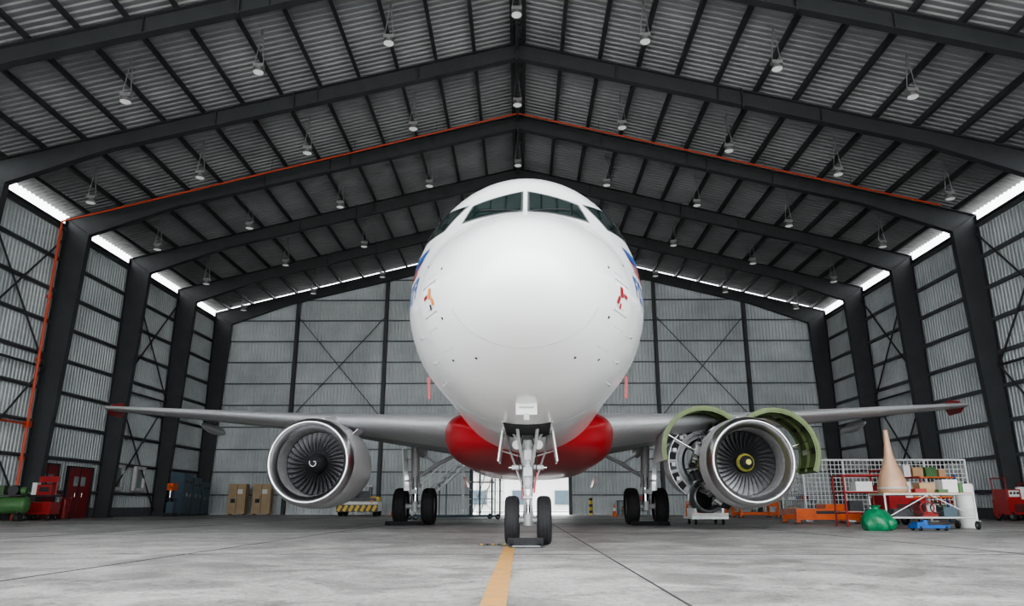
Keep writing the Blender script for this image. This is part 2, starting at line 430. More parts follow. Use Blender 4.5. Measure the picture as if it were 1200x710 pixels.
for sg in(-1,1):
    f=lambda s,z,o=.0:P_sz(s,z,sg,o)
    pts=[f(4.6,z) for z in (2.9,3.3,3.7,4.1,4.5,4.75)]+[f(4.7,4.85),f(5.3,4.85)]+[f(5.4,z) for z in (4.75,4.5,4.1,3.7,3.3,2.9)]+[f(4.6,2.9)]
    b.tube(pts,.007,'seam',5)
    for s0,z0,w,h in ((1.05,2.92,.24,.42),(1.2,2.45,.3,.25)):
        b.tube([f(s0,z0),f(s0+w,z0),f(s0+w,z0+h),f(s0,z0+h),f(s0,z0)],.004,'seam',5)
    for s0,z0 in ((1.75,2.7),(1.9,2.42),(2.6,2.25)):
        p=P_sz(s0,z0,sg); n_=nrm(*p); q=p+n_*.07
        b.cyl(p,q,.010,'seam',n=8); b.cyl(q+Vector((0,.03,0)),q-Vector((0,.09,0)),.008,'hub',n=8)
    for s0,z0 in ((.9,3.35),(.95,2.75),(1.5,2.35),(1.1,2.3),(1.6,3.6)):
        p=P_sz(s0,z0,sg); b.cyl(p,p+nrm(*p)*.006,.018,'dark',n=10)
b.obj('panel_lines_and_probes',JET)
b=MB()
for sg in(-1,1):
    f=lambda s,z,o:P_sz(s,z,sg,o)
    for i in range(5):
        patch(f,[(2.3,3.72+i*.08),(4.0,3.72+i*.08),(4.0,3.765+i*.08),(2.3,3.765+i*.08)],'red',.006,4)
    patch(f,[(2.3,3.92),(2.9,3.92),(2.9,4.1),(2.3,4.1)],'decalblue',.009,4)
    for i in range(8):
        s0=1.95+i*.26
        patch(f,[(s0,3.28),(s0+.06,3.28),(s0+.06,3.58),(s0,3.58)],'decalblue',.006,2)
        patch(f,[(s0,3.52),(s0+.19,3.52),(s0+.19,3.58),(s0,3.58)],'decalblue',.006,2)
        if i%2: patch(f,[(s0,3.28),(s0+.19,3.28),(s0+.19,3.34),(s0,3.34)],'decalblue',.006,2)
        else: patch(f,[(s0,3.41),(s0+.16,3.41),(s0+.16,3.46),(s0,3.46)],'decalblue',.006,2)
    k='orangered' if sg<0 else 'red'
    patch(f,[(1.12,3.05),(1.20,3.05),(1.20,3.18),(1.12,3.18)],k,.012,2)
    patch(f,[(1.22,3.08),(1.34,3.06),(1.34,3.11),(1.22,3.12)],'red',.012,2)
    patch(f,[(1.02,2.96),(1.08,2.94),(1.12,3.03),(1.06,3.05)],k,.012,2)
    patch(f,[(1.12,2.90),(1.16,2.90),(1.16,2.97),(1.12,2.97)],'dark' if sg<0 else 'red',.012,2)
    q=[f(1.0,2.86,.006),f(1.42,2.86,.006),f(1.42,3.24,.006),f(1.0,3.24,.006)]; b.tube(q+[q[0]],.006,'seam',5)
b.obj('fuselage_markings',JET)
b=MB()
for sg in(-1,1):
    for s0,z0,L in ((4.5,2.66,.36),):
        p=P_sz(s0,z0,sg,.02)
        b.box(p+Vector((0,0,-L/2)),(.045,.006,L),'red',Ry(.06*sg)); b.cyl(p,p-nrm(*p)*.05,.01,'red',n=6)
b.obj('remove_before_flight_ribbons',JET)
# belly fairing
b=MB(); secs=[]
for s,w,zb,zt in ((9.3,.7,1.80,2.2),(9.9,1.35,1.70,2.6),(10.6,1.85,1.58,2.9),(11.4,2.12,1.48,3.05),(12.5,2.2,1.43,3.1),(18,2.2,1.43,3.1),(19.5,2.0,1.5,3.0),(20.8,1.5,1.62,2.7),(22,.8,1.8,2.2)):
    ring=[];e=2/2.7;c=(zb+zt)/2+.1
    for i in range(64):
        a=2*PI*i/64;sx=math.sin(a);cz=math.cos(a)
        ring.append((w*math.copysign(abs(sx)**e,sx),s,c+(zt-c if cz>0 else c-zb)*math.copysign(abs(cz)**e,cz)))
    secs.append(ring)
b.loft(secs,'red'); b.obj('belly_fairing',JET,recalc=True)
# wings
def airfoil(x,le,c,z,t,tw=0,n=20,vert=False):
    up=[];lo=[]
    for i in range(n+1):
        u=(1-math.cos(PI*i/n))/2
        yt=5*t*(.2969*math.sqrt(u)-.126*u-.3516*u*u+.2843*u**3-.1036*u**4)
        cam=.02*math.sin(PI*u)
        up.append((u,yt+cam)); lo.append((u,-yt*.95+cam*.6))
    pts=lo[::-1][:-1]+up[:-1]
    if vert: return [Vector((w*c,le+u*c,z)) for u,w in pts]
    return [Vector((x,le+u*c,z+(w-math.tan(tw)*(u-.2))*c)) for u,w in pts]
def wz(x): return 2.55+(x-2)*.117
def wle(x): return 11.7+.6*(x-2)
def wte(x): return 18.2 if x<6.4 else 18.2+(x-6.4)*.378
for sg in(-1,1):
    b=MB();secs=[]
    for x,t,tw in ((1.5,.135,4),(2.4,.13,4),(4,.12,3.4),(6.4,.115,2.5),(9,.11,1.8),(12,.108,1),(14.5,.105,.5),(16.2,.1,0)):
        secs.append([Vector((sg*p.x,p.y,p.z)) for p in airfoil(x,wle(x),wte(x)-wle(x),wz(x),t,math.radians(tw))])
    b.loft(secs,'wing',kf=lambda i,j:'slat' if 12<=i<=27 else 'wing')
    tip=[(20.5,4.2),(20.9,4.42),(21.6,4.55),(21.9,4.25),(21.6,3.95),(20.9,3.98)]
    A=[Vector((sg*16.2,y,z)) for y,z in tip]; C=[Vector((sg*16.26,y,z)) for y,z in tip]; m_=len(tip)
    b.add(A+C,[tuple(range(m_)),tuple(range(m_,2*m_))[::-1]]+[(i,(i+1)%m_,(i+1)%m_+m_,i+m_) for i in range(m_)],'red')
    for x,L,r in ((3.6,2.2,.2),(7.9,2.6,.2),(11.6,2.2,.17)):
        y0=wte(x)-L*.75; zz=wz(x)-.3; ss=[]
        for j in range(13):
            u=j/12; rr=r*math.sin(PI*min(1,u*.97+.02))**.6
            ss.append([Vector((sg*x+.7*rr*math.cos(a),y0+u*L,zz-.12*u+1.1*rr*math.sin(a))) for a in [2*PI*i/14 for i in range(14)]])
        b.loft(ss,'wing')
    b.obj('wing_%s'%('left' if sg<0 else 'right'),JET,recalc=True)
b=MB(); b.loft([airfoil(0,29.5,6.3,5.6,.1,vert=True),airfoil(0,35.2,2.2,11.6,.09,vert=True)],'red'); b.obj('vertical_stabiliser',JET,recalc=True)
b=MB()
for sg in(-1,1):
    b.loft([[Vector((sg*p.x,p.y,p.z)) for p in airfoil(x,le,c,z,.1)] for x,le,c,z in ((.3,31.6,3.9,5.1),(5.6,35,1.5,5.6))],'wing')
b.obj('horizontal_stabiliser',JET,recalc=True)

# engines
EX=5.68;EY=11.7;EZ=1.70;EK=.96
def fan(b,o,hubk):
    ox,oy,oz=o
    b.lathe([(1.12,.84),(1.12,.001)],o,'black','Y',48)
    nb=34
    for i in range(nb):
        a=2*PI*i/nb; P=[]
        for j in range(7):
            u=j/6; r=.24+u*.59; pit=math.radians(28+34*u); ch=.17+.10*u
            row=[]
            for q in (-1,-.33,.33,1):
                d=q*ch/2; ya=.98+d*math.cos(pit)*.8; tang=d*math.sin(pit)+.02*(1-q*q)
                aa=a+tang/r*1.0+.12*u*u
                row.append((ox+r*math.sin(aa),oy+ya,oz+r*math.cos(aa)))
            P.append(row)
        b.grid(P,'blade')
    b.lathe([(.50,.001),(.52,.04),(.6,.11),(.72,.19),(.86,.25),(.95,.27),(1.1,.27)],o,hubk,'Y',32)
    b.lathe([(.85,.845),(1.12,.845)],o,'dark','Y',48)
def inlet(b,o,tend):
    prof=[(.98,.845),(.7,.835),(.45,.845),(.28,.87),(.13,.92),(.05,.96),(.012,.99),(0,1.015),(.012,1.04),(.05,1.07),(.13,1.10),(.3,1.135),(.6,1.16),(tend,1.175)]
    b.lathe(prof,o,'lip','Y',72,kf=lambda j:'lipin' if j<3 else ('lip' if j<11 else 'nacelle'))
def engine(sg):
    name='engine_left' if sg<0 else 'engine_right'
    o=(sg*EX,EY,EZ); ox,oy,oz=o
    b=MB()
    fan(b,o,'dark')
    if sg<0:
        inlet(b,o,1.0)
        b.lathe([(1.0,1.175),(1.6,1.175),(2.4,1.12),(3.1,1.0),(3.4,.94),(3.38,.9),(3.0,.88)],o,'nacelle','Y',72)
        for t in (1.02,2.3): b.lathe([(t,1.18 if t<2 else 1.133),(t+.015,1.18 if t<2 else 1.132)],o,'seam','Y',72)
        pts=[]
        for i in range(30):
            u=i/29; r=.03+.10*u; a=u*5.2; t=.52+.1*(r-.03)/.1*.8
            pts.append((ox+r*math.sin(a),oy+t-.012,oz+r*math.cos(a)))
        b.tube(pts,.010,'lwhite',6)
        b.lathe([(2.9,.78),(3.4,.72),(4.2,.5),(4.22,.46)],o,'dark','Y',40)
        b.lathe([(4.0,.3),(4.4,.26),(5.0,.03)],o,'hub','Y',30)
        b.box((ox+.9,oy+1.5,oz+.86),(.02,.7,.22),'nacelle',Ry(.8))
    else:
        inlet(b,o,.95)
        b.lathe([(.95,1.175),(.97,.9)],o,'green','Y',60)
        b.lathe([(.95,.97),(1.3,.99),(1.32,1.05),(1.4,1.05),(1.42,.98),(1.9,.96),(1.92,1.05),(2.0,1.05),(2.02,.96),(2.3,.94),(2.32,.6)],o,'hub','Y',60)
        b.lathe([(2.3,.62),(3.0,.55),(3.1,.62),(3.2,.62),(3.22,.5),(4.1,.45),(4.6,.42),(4.6,.38)],o,'dark','Y',40)
        b.lathe([(4.3,.3),(4.8,.24),(5.2,.03)],o,'hub','Y',30)
        rnd=random.Random(3)
        for i in range(26):
            a=2*PI*i/26+rnd.uniform(-.1,.1)
            y0=oy+rnd.uniform(1.0,1.5); y1=y0+rnd.uniform(.4,.9)
            k=rnd.choice(['chrome','hub','dark','hub','ylhub'])
            p=lambda aa,rr,yy:(ox+rr*math.sin(aa),yy,oz+rr*math.cos(aa))
            b.tube([p(a,.98,y0),p(a,1.08,y0),p(a+.12,1.08,y1),p(a+.25,1.04,y1)],.02,k,6)
        for i in range(22):
            a=PI*(.85+.95*i/21)+rnd.uniform(-.08,.08); rr=rnd.uniform(1.03,1.16)
            c=(ox+rr*math.sin(a),oy+rnd.uniform(1.1,2.1),oz+rr*math.cos(a))
            b.box(c,(rnd.uniform(.12,.28),rnd.uniform(.15,.4),rnd.uniform(.12,.25)),rnd.choice(['hub','dark','gear','duct']),Ry(a))
        for i in range(10):
            a=PI*(.9+.85*i/9); a2=a+rnd.uniform(-.35,.35); y0=oy+rnd.uniform(1.1,1.5)
            b.tube([(ox+1.05*math.sin(a),y0,oz+1.05*math.cos(a)),(ox+1.22*math.sin(a),y0+.2,oz+1.22*math.cos(a)),(ox+1.24*math.sin(a2),y0+.6,oz+1.24*math.cos(a2)),(ox+1.0*math.sin(a2),y0+.9,oz+1.0*math.cos(a2))],rnd.choice([.02,.03,.04]),rnd.choice(['chrome','hub','dark','gear']),8)
        for i in range(14):
            a=rnd.uniform(0,2*PI); a2=a+rnd.uniform(-.6,.6)
            b.tube([(ox+.66*math.sin(a),oy+2.3,oz+.66*math.cos(a)),(ox+.68*math.sin(a2),oy+3.0,oz+.68*math.cos(a2)),(ox+.6*math.sin(a2),oy+4.0,oz+.6*math.cos(a2))],.03,rnd.choice(['chrome','hub','dark']),6)
        b.lathe([(.49,.001),(.49,.07)],o,'ylhub','Y',24); b.lathe([(.70,.18),(.80,.235)],(ox,oy-.008,oz),'ylhub','Y',30)
    ss=[]
    for y,zb,zt,w in ((1.2,.9,1.24,.12),(2.2,.9,1.42,.2),(3.6,.7,1.5,.22),(5.2,.8,1.35,.16),(6.2,1.15,1.3,.05)):
        ss.append([Vector((ox+w*math.cos(a),oy+y,oz+(zb+zt)/2+(zt-zb)/2*math.sin(a))) for a in [2*PI*i/16 for i in range(16)]])
    b.loft(ss,'nacelle')
    e=empty(name,parent=JET)
    b.obj('engine_body',e)
    if sg>0:
        def mkpt(side,op,x_off=.12):
            H=Vector((ox,0,oz+1.17)); op=math.radians(op); ca,sa=math.cos(op*side),math.sin(op*side)
            def g(a,t,r):
                x=side*r*math.sin(a); z=r*math.cos(a)-1.17
                return (H.x+x*ca-z*sa+side*x_off,oy+t,H.z+x*sa+z*ca)
            return g
        def cowl(side,t0,t1,r0,r1,op,a_end,nm,ki='green',ko='white'):
            b=MB(); g=mkpt(side,op)
            def pt(a,t,off): return g(a,t,r0+(r1-r0)*(t-t0)/(t1-t0)+off)
            n=28;A=[.06+(a_end-.06)*i/n for i in range(n+1)];T=[t0+(t1-t0)*j/6 for j in range(7)]
            b.grid([[pt(a,t,0) for a in A] for t in T],ko)
            b.grid([[pt(a,t,-.05) for a in A] for t in T],ki)
            for t in (t0,t1): b.grid([[pt(a,t,0) for a in A],[pt(a,t,-.09) for a in A]],ki)
            for a in (A[0],A[-1]): b.grid([[pt(a,t,0) for t in T],[pt(a,t,-.05) for t in T]],ki)
            for a in A[2::5]: b.grid([[pt(a,t,-.05) for t in T],[pt(a,t,-.12) for t in T]],ki,False)
            for t in (t0+.02,(t0+t1)/2,t1-.02):
                b.grid([[pt(a,t,-.05) for a in A],[pt(a,t,-.13) for a in A]],ki,False)
            for i in range(4):
                a=A[4+i*6]; b.grid([[pt(a+da,t,-.06) for da in (0,.13)] for t in (t0+.12*(t1-t0)+.05,t0+.38*(t1-t0))],'dark')
                b.grid([[pt(a+da,t,-.06) for da in (0,.13)] for t in (t0+.58*(t1-t0),t0+.9*(t1-t0))],'lwhite' if i%2 else 'dark')
            b.cyl(pt(A[-1]*.72,(t0+t1)/2,-.05),(ox+side*.9,oy+(t0+t1)/2,oz+.25),.022,'chrome',n=8)
            b.obj(nm,e)
        def cduct(side,op,nm,ko):
            b=MB(); g=mkpt(side,op); t0,t1=2.42,3.9; a0,a1=.10,math.radians(168); n=30
            A=[a0+(a1-a0)*i/n for i in range(n+1)]
            ro=lambda t:1.13-.14*(t-t0)/(t1-t0); ri=lambda t:.70-.10*(t-t0)/(t1-t0)
            T=[t0+(t1-t0)*j/6 for j in range(7)]
            b.grid([[g(a,t,ro(t)) for a in A] for t in T],ko)
            b.grid([[g(a,t,ro(t)-.06) for a in A] for t in T],'duct')
            b.grid([[g(a,t,ri(t)) for a in A] for t in T],'duct')
            b.grid([[g(a,t,ri(t)-.04) for a in A] for t in T],'green')
            b.grid([[g(a,t0,r) for a in A] for r in (1.13,.84)],'duct'); b.grid([[g(a,t0+.12,r) for a in A] for r in (.84,.70)],'duct')
            b.grid([[g(a,t0,.84) for a in A],[g(a,t0+.12,.84) for a in A]],'hub')
            for a in (a0,a1): b.grid([[g(a,t,ro(t)) for t in T],[g(a,t,ri(t)) for t in T]],'duct')
            for i in range(9):
                a=a0+.16+i*(a1-a0-.3)/8.6; b.grid([[g(a+da,t0-.006,r) for da in (0,.05,.1,.15,.2)] for r in (.90,1.07)],'black' if i%3 else 'dark',False)
                b.tube([g(a-.04,t0-.02,.86),g(a-.04,t0-.02,1.12)],.012,'hub',6)
            b.tube([g(a,t0-.04,1.10) for a in A[::2]],.02,'chrome',6); b.tube([g(a,t0-.03,.82) for a in A[::2]],.015,'hub',6)
            for i in range(6):
                a=a0+.3+i*.42; b.box(g(a,t0-.06,.98),(.1,.08,.1),'hub' if i%2 else 'gear')
            b.cyl(g(a1*.8,3.1,.70),(ox+side*.5,oy+3.1,oz+.1),.022,'chrome',n=8)
            b.obj(nm,e)
        cowl(1,1.0,2.3,1.17,1.16,42,math.radians(160),'fan_cowl_outboard')
        cowl(-1,1.0,2.3,1.17,1.16,46,math.radians(150),'fan_cowl_inboard','green','nacelle')
        cduct(1,24,'reverser_duct_outboard','nacelle')
        cduct(-1,25,'reverser_duct_inboard','nacelle')
engine(-1);engine(1)

# nose gear
b=MB(); Y=5.07
for sg in(-1,1):
    b.wheel((sg*.26,Y,.385),.385,.235)
b.cyl((-.3,Y,.385),(.3,Y,.385),.05,'gear')
b.cyl((0,Y,.3),(0,Y,.5),.085,'gear'); b.cyl((0,Y,.45),(0,Y,.95),.055,'chrome')
b.cyl((0,Y,.9),(0,Y,1.95),.095,'gear'); b.cyl((0,Y,.88),(0,Y,1.0),.12,'gear'); b.cyl((0,Y,1.3),(0,Y,1.5),.12,'gear')
for sg in(-1,1):
    b.tube([(sg*.06,Y-.1,.95),(sg*.04,Y-.30,.74)],.022,'gear'); b.tube([(sg*.04,Y-.30,.74),(sg*.06,Y-.07,.45)],.022,'gear')
b.cyl((-.07,Y-.30,.74),(.07,Y-.30,.74),.03,'gear')
for sg in(-1,1):
    b.tube([(sg*.07,Y-.05,1.25),(sg*.13,Y-.5,1.55),(sg*.17,Y-1.0,1.9)],.026,'gear')
    b.tube([(sg*.08,Y+.05,1.5),(sg*.28,Y-.1,1.85)],.022,'gear')
    b.cyl((sg*.1,Y-.12,1.22),(sg*.26,Y-.12,1.22),.04,'gear'); b.cyl((sg*.26,Y-.12,1.22),(sg*.31,Y-.12,1.22),.03,'chrome')
    b.tube([(sg*.11,Y-.03,1.9),(sg*.12,Y-.12,1.5),(sg*.09,Y-.13,1.0),(sg*.05,Y-.12,.6)],.010,'dark',6)
    b.tube([(sg*.05,Y-.13,1.8),(sg*.16,Y-.2,1.35),(sg*.12,Y-.16,1.05)],.008,'tyre',6)
    b.cyl((sg*.18,Y-.14,1.58),(sg*.18,Y-.22,1.58),.045,'gear',.075); b.cyl((sg*.18,Y-.22,1.58),(sg*.18,Y-.225,1.58),.07,'lwhite')
    b.tube([(0,Y,1.58),(sg*.18,Y-.14,1.58)],.02,'gear')
    R=Ry(sg*-.14)
    b.box((sg*.45,Y+.15,1.56),(.025,.9,.5),'white',R); b.tube([(sg*.1,Y+.1,1.4),(sg*.43,Y+.1,1.5)],.012,'gear')
    b.tube([(sg*.12,Y+.1,1.0),(sg*.30,Y+.2,1.5),(sg*.34,Y+.3,1.8)],.018,'gear')
b.box((0,Y-.12,1.15),(.14,.07,.14),'gear'); b.box((0,Y-.12,1.42),(.11,.05,.16),'lwhite'); b.box((0,Y-.13,1.72),(.16,.07,.1),'dark')
b.box((.12,Y-.16,.98),(.03,.01,.34),'red',Ry(.1)); b.box((-.1,Y-.14,.8),(.025,.01,.2),'red')
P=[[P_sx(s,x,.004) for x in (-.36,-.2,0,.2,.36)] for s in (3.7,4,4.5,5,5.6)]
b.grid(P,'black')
for sg in(-1,1): b.tube([P_sx(3.65,sg*.38,0),P_sx(5.6,sg*.38,0)],.012,'seam')
b.tube([P_sx(3.65,-.38,0),P_sx(3.65,.38,0)],.015,'gear')
p=P_sx(2.35,0,.0); b.box(p+Vector((0,-.04,-.02)),(.28,.03,.22),'white',Rx(.3)); b.tube([p+Vector((-.05,.06,.05)),p+Vector((-.05,-.04,-.05))],.02,'gear'); b.tube([p+Vector((.05,.06,.05)),p+Vector((.05,-.04,-.05))],.02,'gear')
b.box(p+Vector((0,-.03,-.16)),(.07,.04,.08),'gear'); b.box(p+Vector((0,-.058,-.04)),(.2,.004,.02),'seam',Rx(.3))
b.obj('nose_landing_gear',JET)
# main gear
for sg in(-1,1):
    b=MB(); X=sg*3.795; Y=17.71
    for d in(-.465,.465): b.wheel((X+d,Y,.585),.585,.42)
    b.cyl((X-.5,Y,.585),(X+.5,Y,.585),.08,'gear'); b.cyl((X,Y,.45),(X,Y,.75),.14,'gear')
    b.cyl((X,Y,.6),(X,Y,1.25),.085,'chrome'); b.cyl((X,Y,1.2),(X+sg*.03,Y-.2,2.55),.14,'gear'); b.cyl((X,Y,1.18),(X,Y,1.3),.17,'gear')
    b.tube([(X-sg*.05,Y,1.5),(X-sg*.75,Y-.1,1.95),(X-sg*1.6,Y-.2,2.35)],.06,'gear')
    b.tube([(X-sg*.75,Y-.1,1.95),(X-sg*.1,Y-.1,2.3)],.035,'gear')
    b.tube([(X,Y+.1,1.2),(X,Y+.38,.92)],.04,'gear'); b.tube([(X,Y+.38,.92),(X,Y+.12,.62)],.04,'gear')
    for d in(-.06,.06): b.tube([(X+d,Y-.15,2.4),(X+d,Y-.17,1.2),(X+d*2,Y-.12,.65)],.015,'dark',6)
    b.box((X+sg*.34,Y-.1,1.75),(.04,.85,1.35),'white',Ry(sg*.08)); 
    for z in(1.4,2.1): b.tube([(X,Y,z),(X+sg*.33,Y-.1,z)],.025,'gear')
    b.box((X+sg*.02,Y-.16,1.05),(.2,.08,.14),'gear')
    b.box((sg*2.1,Y,1.35),(.04,.9,.35),'red',Ry(sg*.3))
    b.obj('main_landing_gear_%s'%('left' if sg<0 else 'right'),JET)
b=MB()
for s,x in ((7.5,0),(8.6,.0),(15,0)):
    z=1.75 if s<10 else 1.43
    b.box((x,s,z-.12),(.02,.25,.26),'lwhite',Rx(.3))
b.cyl((0,12.6,1.43),(0,12.6,1.33),.08,'red',.05); b.obj('belly_antennas',JET)

def chock(x,y,L,k='yellow'):
    b=MB()
    b.add([(-L/2,-.09,0),(L/2,-.09,0),(L/2,.09,0),(-L/2,.09,0),(-L/2,0,.13),(L/2,0,.13)],[(0,1,2,3)[::-1],(0,1,5,4),(2,3,4,5),(0,4,3),(1,2,5)],'dark')
    for i in (-1,1): b.box((i*L/2*.8,-.055,.06),(L*.10,.03,.08),k,Rx(-.9))
    b.obj('wheel_chock',loc=(x,y,.003))
chock(.07,12.02,.55,'dark')
b=MB(); b.box((0,0,.012),(.5,.28,.02),'dark'); b.box((0,0,.026),(.42,.2,.008),'hub'); b.obj('chock_base_plate',loc=(.08,11.75,0))
b=MB()
for i in range(6): b.box((-.3+i*.09,0,.015),(.045,.03,.018),'yellow' if i%2==0 else 'dark')
b.box((-.08,0,.008),(.56,.03,.012),'dark'); b.obj('chock_tie_bar',loc=(-.32,12.3,.004))
for x in (-3.7,4.1): chock(x,24.4,1.2,'dark')

# ------------------------------------------------------------------ ground equipment
b=MB()
b.box((0,0,.55),(2.3,3.4,.55),'lwhite'); b.box((0,-1.75,.45),(2.35,.15,.4),'dark')
for i in range(7): b.box((-1.0+i*.33,-1.84,.45),(.17,.02,.36),'yellow',Ry(.5))
b.box((0,-1.2,.9),(2.0,.9,.25),'dark'); b.box((0,.9,.95),(2.1,1.3,.35),'yellow')
for x in(-.55,.55):
    for y in(-.4,.7): b.box((x,y,1.3),(.07,.07,.8),'dark')
b.box((0,.15,1.72),(1.3,1.4,.08),'lwhite'); b.cyl((0,.1,1.76),(0,.1,1.92),.09,'orange')
b.box((0,.2,1.0),(1.0,.5,.25),'dark'); b.box((0,.5,1.25),(1.0,.1,.4),'dark'); b.lathe([(-.01,.17),(.01,.17),(.01,.14),(-.01,.14)],(-.2,-.3,1.25),'dark','Y',16)
b.cyl((-.2,-.3,1.25),(-.2,-.7,1.0),.02,'dark')
for x in(-1,1):
    for y in(-1.15,1.15): b.wheel((x,y,.38),.38,.28)
for x in(-.8,.8): b.cyl((x,-1.64,.82),(x,-1.7,.82),.08,'orangered')
b.obj('aircraft_tow_tractor',loc=(-9.6,45.8,0),rotz=.1)
# mobile stairs
b=MB(); n=11;Hh=3.0;Ln=3.2
for x in(-.5,.5):
    b.tube([(x,0,.2),(x,Ln,Hh)],.05,'mesh'); b.tube([(x,0,1.2),(x,Ln,Hh+1),(x,Ln+1,Hh+1)],.028,'mesh'); b.tube([(x,0,.7),(x,Ln,Hh+.5),(x,Ln+1,Hh+.5)],.02,'mesh')
    for j in range(5): y=Ln*j/4; z=.2+(Hh-.2)*j/4; b.cyl((x,y,z),(x,y,z+1),.025,'mesh')
    b.tube([(x,Ln,.15),(x,Ln,Hh)],.045,'bluegrey'); b.tube([(x,Ln+1,.15),(x,Ln+1,Hh+1)],.045,'bluegrey'); b.tube([(x,0,.15),(x,Ln+1,.15)],.045,'bluegrey'); b.tube([(x,Ln,.2),(x,Ln+1,Hh)],.025,'mesh'); b.tube([(x,Ln*.5,.15),(x,Ln*.5,Hh*.52)],.03,'bluegrey')
for j in range(n): y=Ln*(j+.5)/n; z=.2+(Hh-.2)*(j+.5)/n; b.box((0,y,z),(1,.26,.035),'mesh')
b.box((0,Ln+.5,Hh),(1,1,.05),'mesh')
for x in(-.5,.5):
    for y in(.2,Ln+.9): b.wheel((x,y,.12),.12,.06)
b.obj('maintenance_stairs',loc=(-5.0,34,0),rotz=-1.15)
# scaffold near back door
b=MB()
for x in(-1,1):
    for y in(-.6,.6): b.cyl((x,y,0),(x,y,3.0),.03,'mesh')
    for z in(.3,1.2,2.1,3.0): b.cyl((x,-.6,z),(x,.6,z),.022,'mesh')
for z in(1.0,2.0,3.0):
    for y in(-.6,.6): b.cyl((-1,y,z),(1,y,z),.022,'mesh')
b.cyl((-1,-.6,.2),(1,-.6,2),.018,'mesh'); b.cyl((1,-.6,.2),(-1,-.6,2),.018,'mesh'); b.box((0,0,2.02),(2,1.2,.05),'wood')
b.obj('scaffold_tower',loc=(-2.6,47.5,0))
for x,w in((-19.0,1.15),(-17.35,1.2)):
    b=MB(); b.box((0,0,1.03),(w,.6,1.95),'tan'); b.box((0,-.31,1.03),(.02,.02,1.85),'dark'); b.box((-.06,-.33,1.1),(.03,.03,.2),'chrome'); b.box((.2,-.31,1.5),(w*.3,.015,.3),'lwhite'); b.box((-.25,-.31,.9),(w*.25,.015,.25),'dark')
    for dx in(-w*.4,w*.4): b.box((dx,0,.03),(.1,.5,.06),'dark')
    b.obj('tool_cabinet',loc=(x,51.2,0))
for i,y in enumerate((46.9,48.3,49.7)):
    b=MB(); h=2.5-.2*i
    b.box((0,0,h/2+.04),(.8,1.25,h-.08),'bluegrey')
    for k in(-.3,.3): b.box((.41,k,h/2),(.02,.5,h*.85),'bluegrey'); b.box((.43,k+.18,h/2),(.02,.04,.2),'chrome'); b.box((.425,k,h*.8),(.01,.3,.15),'dark')
    b.box((0,0,.02),(.7,1.15,.04),'dark')
    b.obj('storage_locker',loc=(-21.0,y,0))
b=MB()
b.box((0,0,.1),(.6,.5,.2),'dark'); b.cyl((0,.1,.2),(0,.1,1.9),.07,'dark'); b.box((0,-.05,1.65),(.35,.6,.4),'orange'); b.cyl((0,-.25,1.45),(0,-.25,1.05),.04,'chrome'); b.box((0,-.15,.95),(.5,.45,.06),'dark'); b.cyl((0,-.4,1.7),(.3,-.5,1.5),.02,'chrome'); b.box((0,.0,.5),(.4,.3,.6),'bluegrey')
b.obj('drill_press',loc=(-20.3,44.2,0))
b=MB()
b.box((0,0,.5),(1.1,.8,.5),'redm'); b.box((0,0,1.0),(1.15,.85,.06),'dark'); b.box((.1,0,1.25),(.6,.5,.42),'redm'); b.box((.1,-.26,1.27),(.4,.02,.2),'dark'); b.box((-.35,0,1.3),(.2,.3,.5),'lwhite'); 
for z in(.38,.55,.7): b.box((0,-.41,z),(1.0,.02,.12),'redm'); b.box((0,-.43,z),(.5,.02,.02),'chrome')
for x in(-.45,.45):
    for y in(-.3,.3): b.wheel((x,y,.12),.12,.06)
b.tube([(-.55,-.3,1.0),(-.75,-.3,1.15),(-.75,.3,1.15),(-.55,.3,1.0)],.02,'chrome')
for x in(-.3,.4): b.cyl((x,.15,1.0),(x,.15,1.75),.03,'redm')
b.box((.05,.15,1.7),(.8,.05,.25),'redm')
b.obj('red_tool_trolley',loc=(-20.45,32.5,0),rotz=.1)
b=MB()
for x in(-.2,.2): b.tube([(x,-.2,.05),(x,.1,.8),(x,.2,1.2)],.02,'doorred'); b.wheel((x*1.2,-.05,.13),.13,.06)
for z in(.35,.65,.95): b.box((0,.0+z*.12,z),(.4,.04,.04),'doorred')
b.box((0,-.32,.03),(.4,.28,.02),'dark'); b.cyl((0,-.2,.05),(0,-.2,.85),.12,'redm'); b.sphere((0,-.2,.85),.12,'redm'); b.cyl((0,-.2,.95),(0,-.2,1.08),.04,'dark')
b.obj('gas_bottle_trolley',loc=(-20.9,34.9,0),rotz=.4)
b=MB()
b.cyl((-.7,0,.62),(.7,0,.62),.34,'dgreen',n=28); b.sphere((-.7,0,.62),.34,'dgreen',20,(.5,1,1)); b.sphere((.7,0,.62),.34,'dgreen',20,(.5,1,1))
b.box((0,0,1.0),(1.2,.5,.05),'dark'); b.box((-.3,0,1.2),(.45,.4,.36),'dgreen'); b.cyl((.25,-.18,1.2),(.25,.18,1.2),.2,'dark'); b.cyl((.5,0,1.18),(.7,0,1.18),.15,'dgreen')
for i in range(5): b.box((-.3,0,1.08+i*.07),(.5,.45,.02),'dark')
for x in(-.55,.55): b.box((x,0,.2),(.1,.5,.4),'dark'); b.wheel((x,-.36,.16),.16,.08); b.wheel((x,.36,.16),.16,.08)
b.cyl((-.85,0,.8),(-1.0,0,1.1),.02,'chrome')
b.obj('air_compressor',loc=(-20.6,30.4,0),rotz=.2)

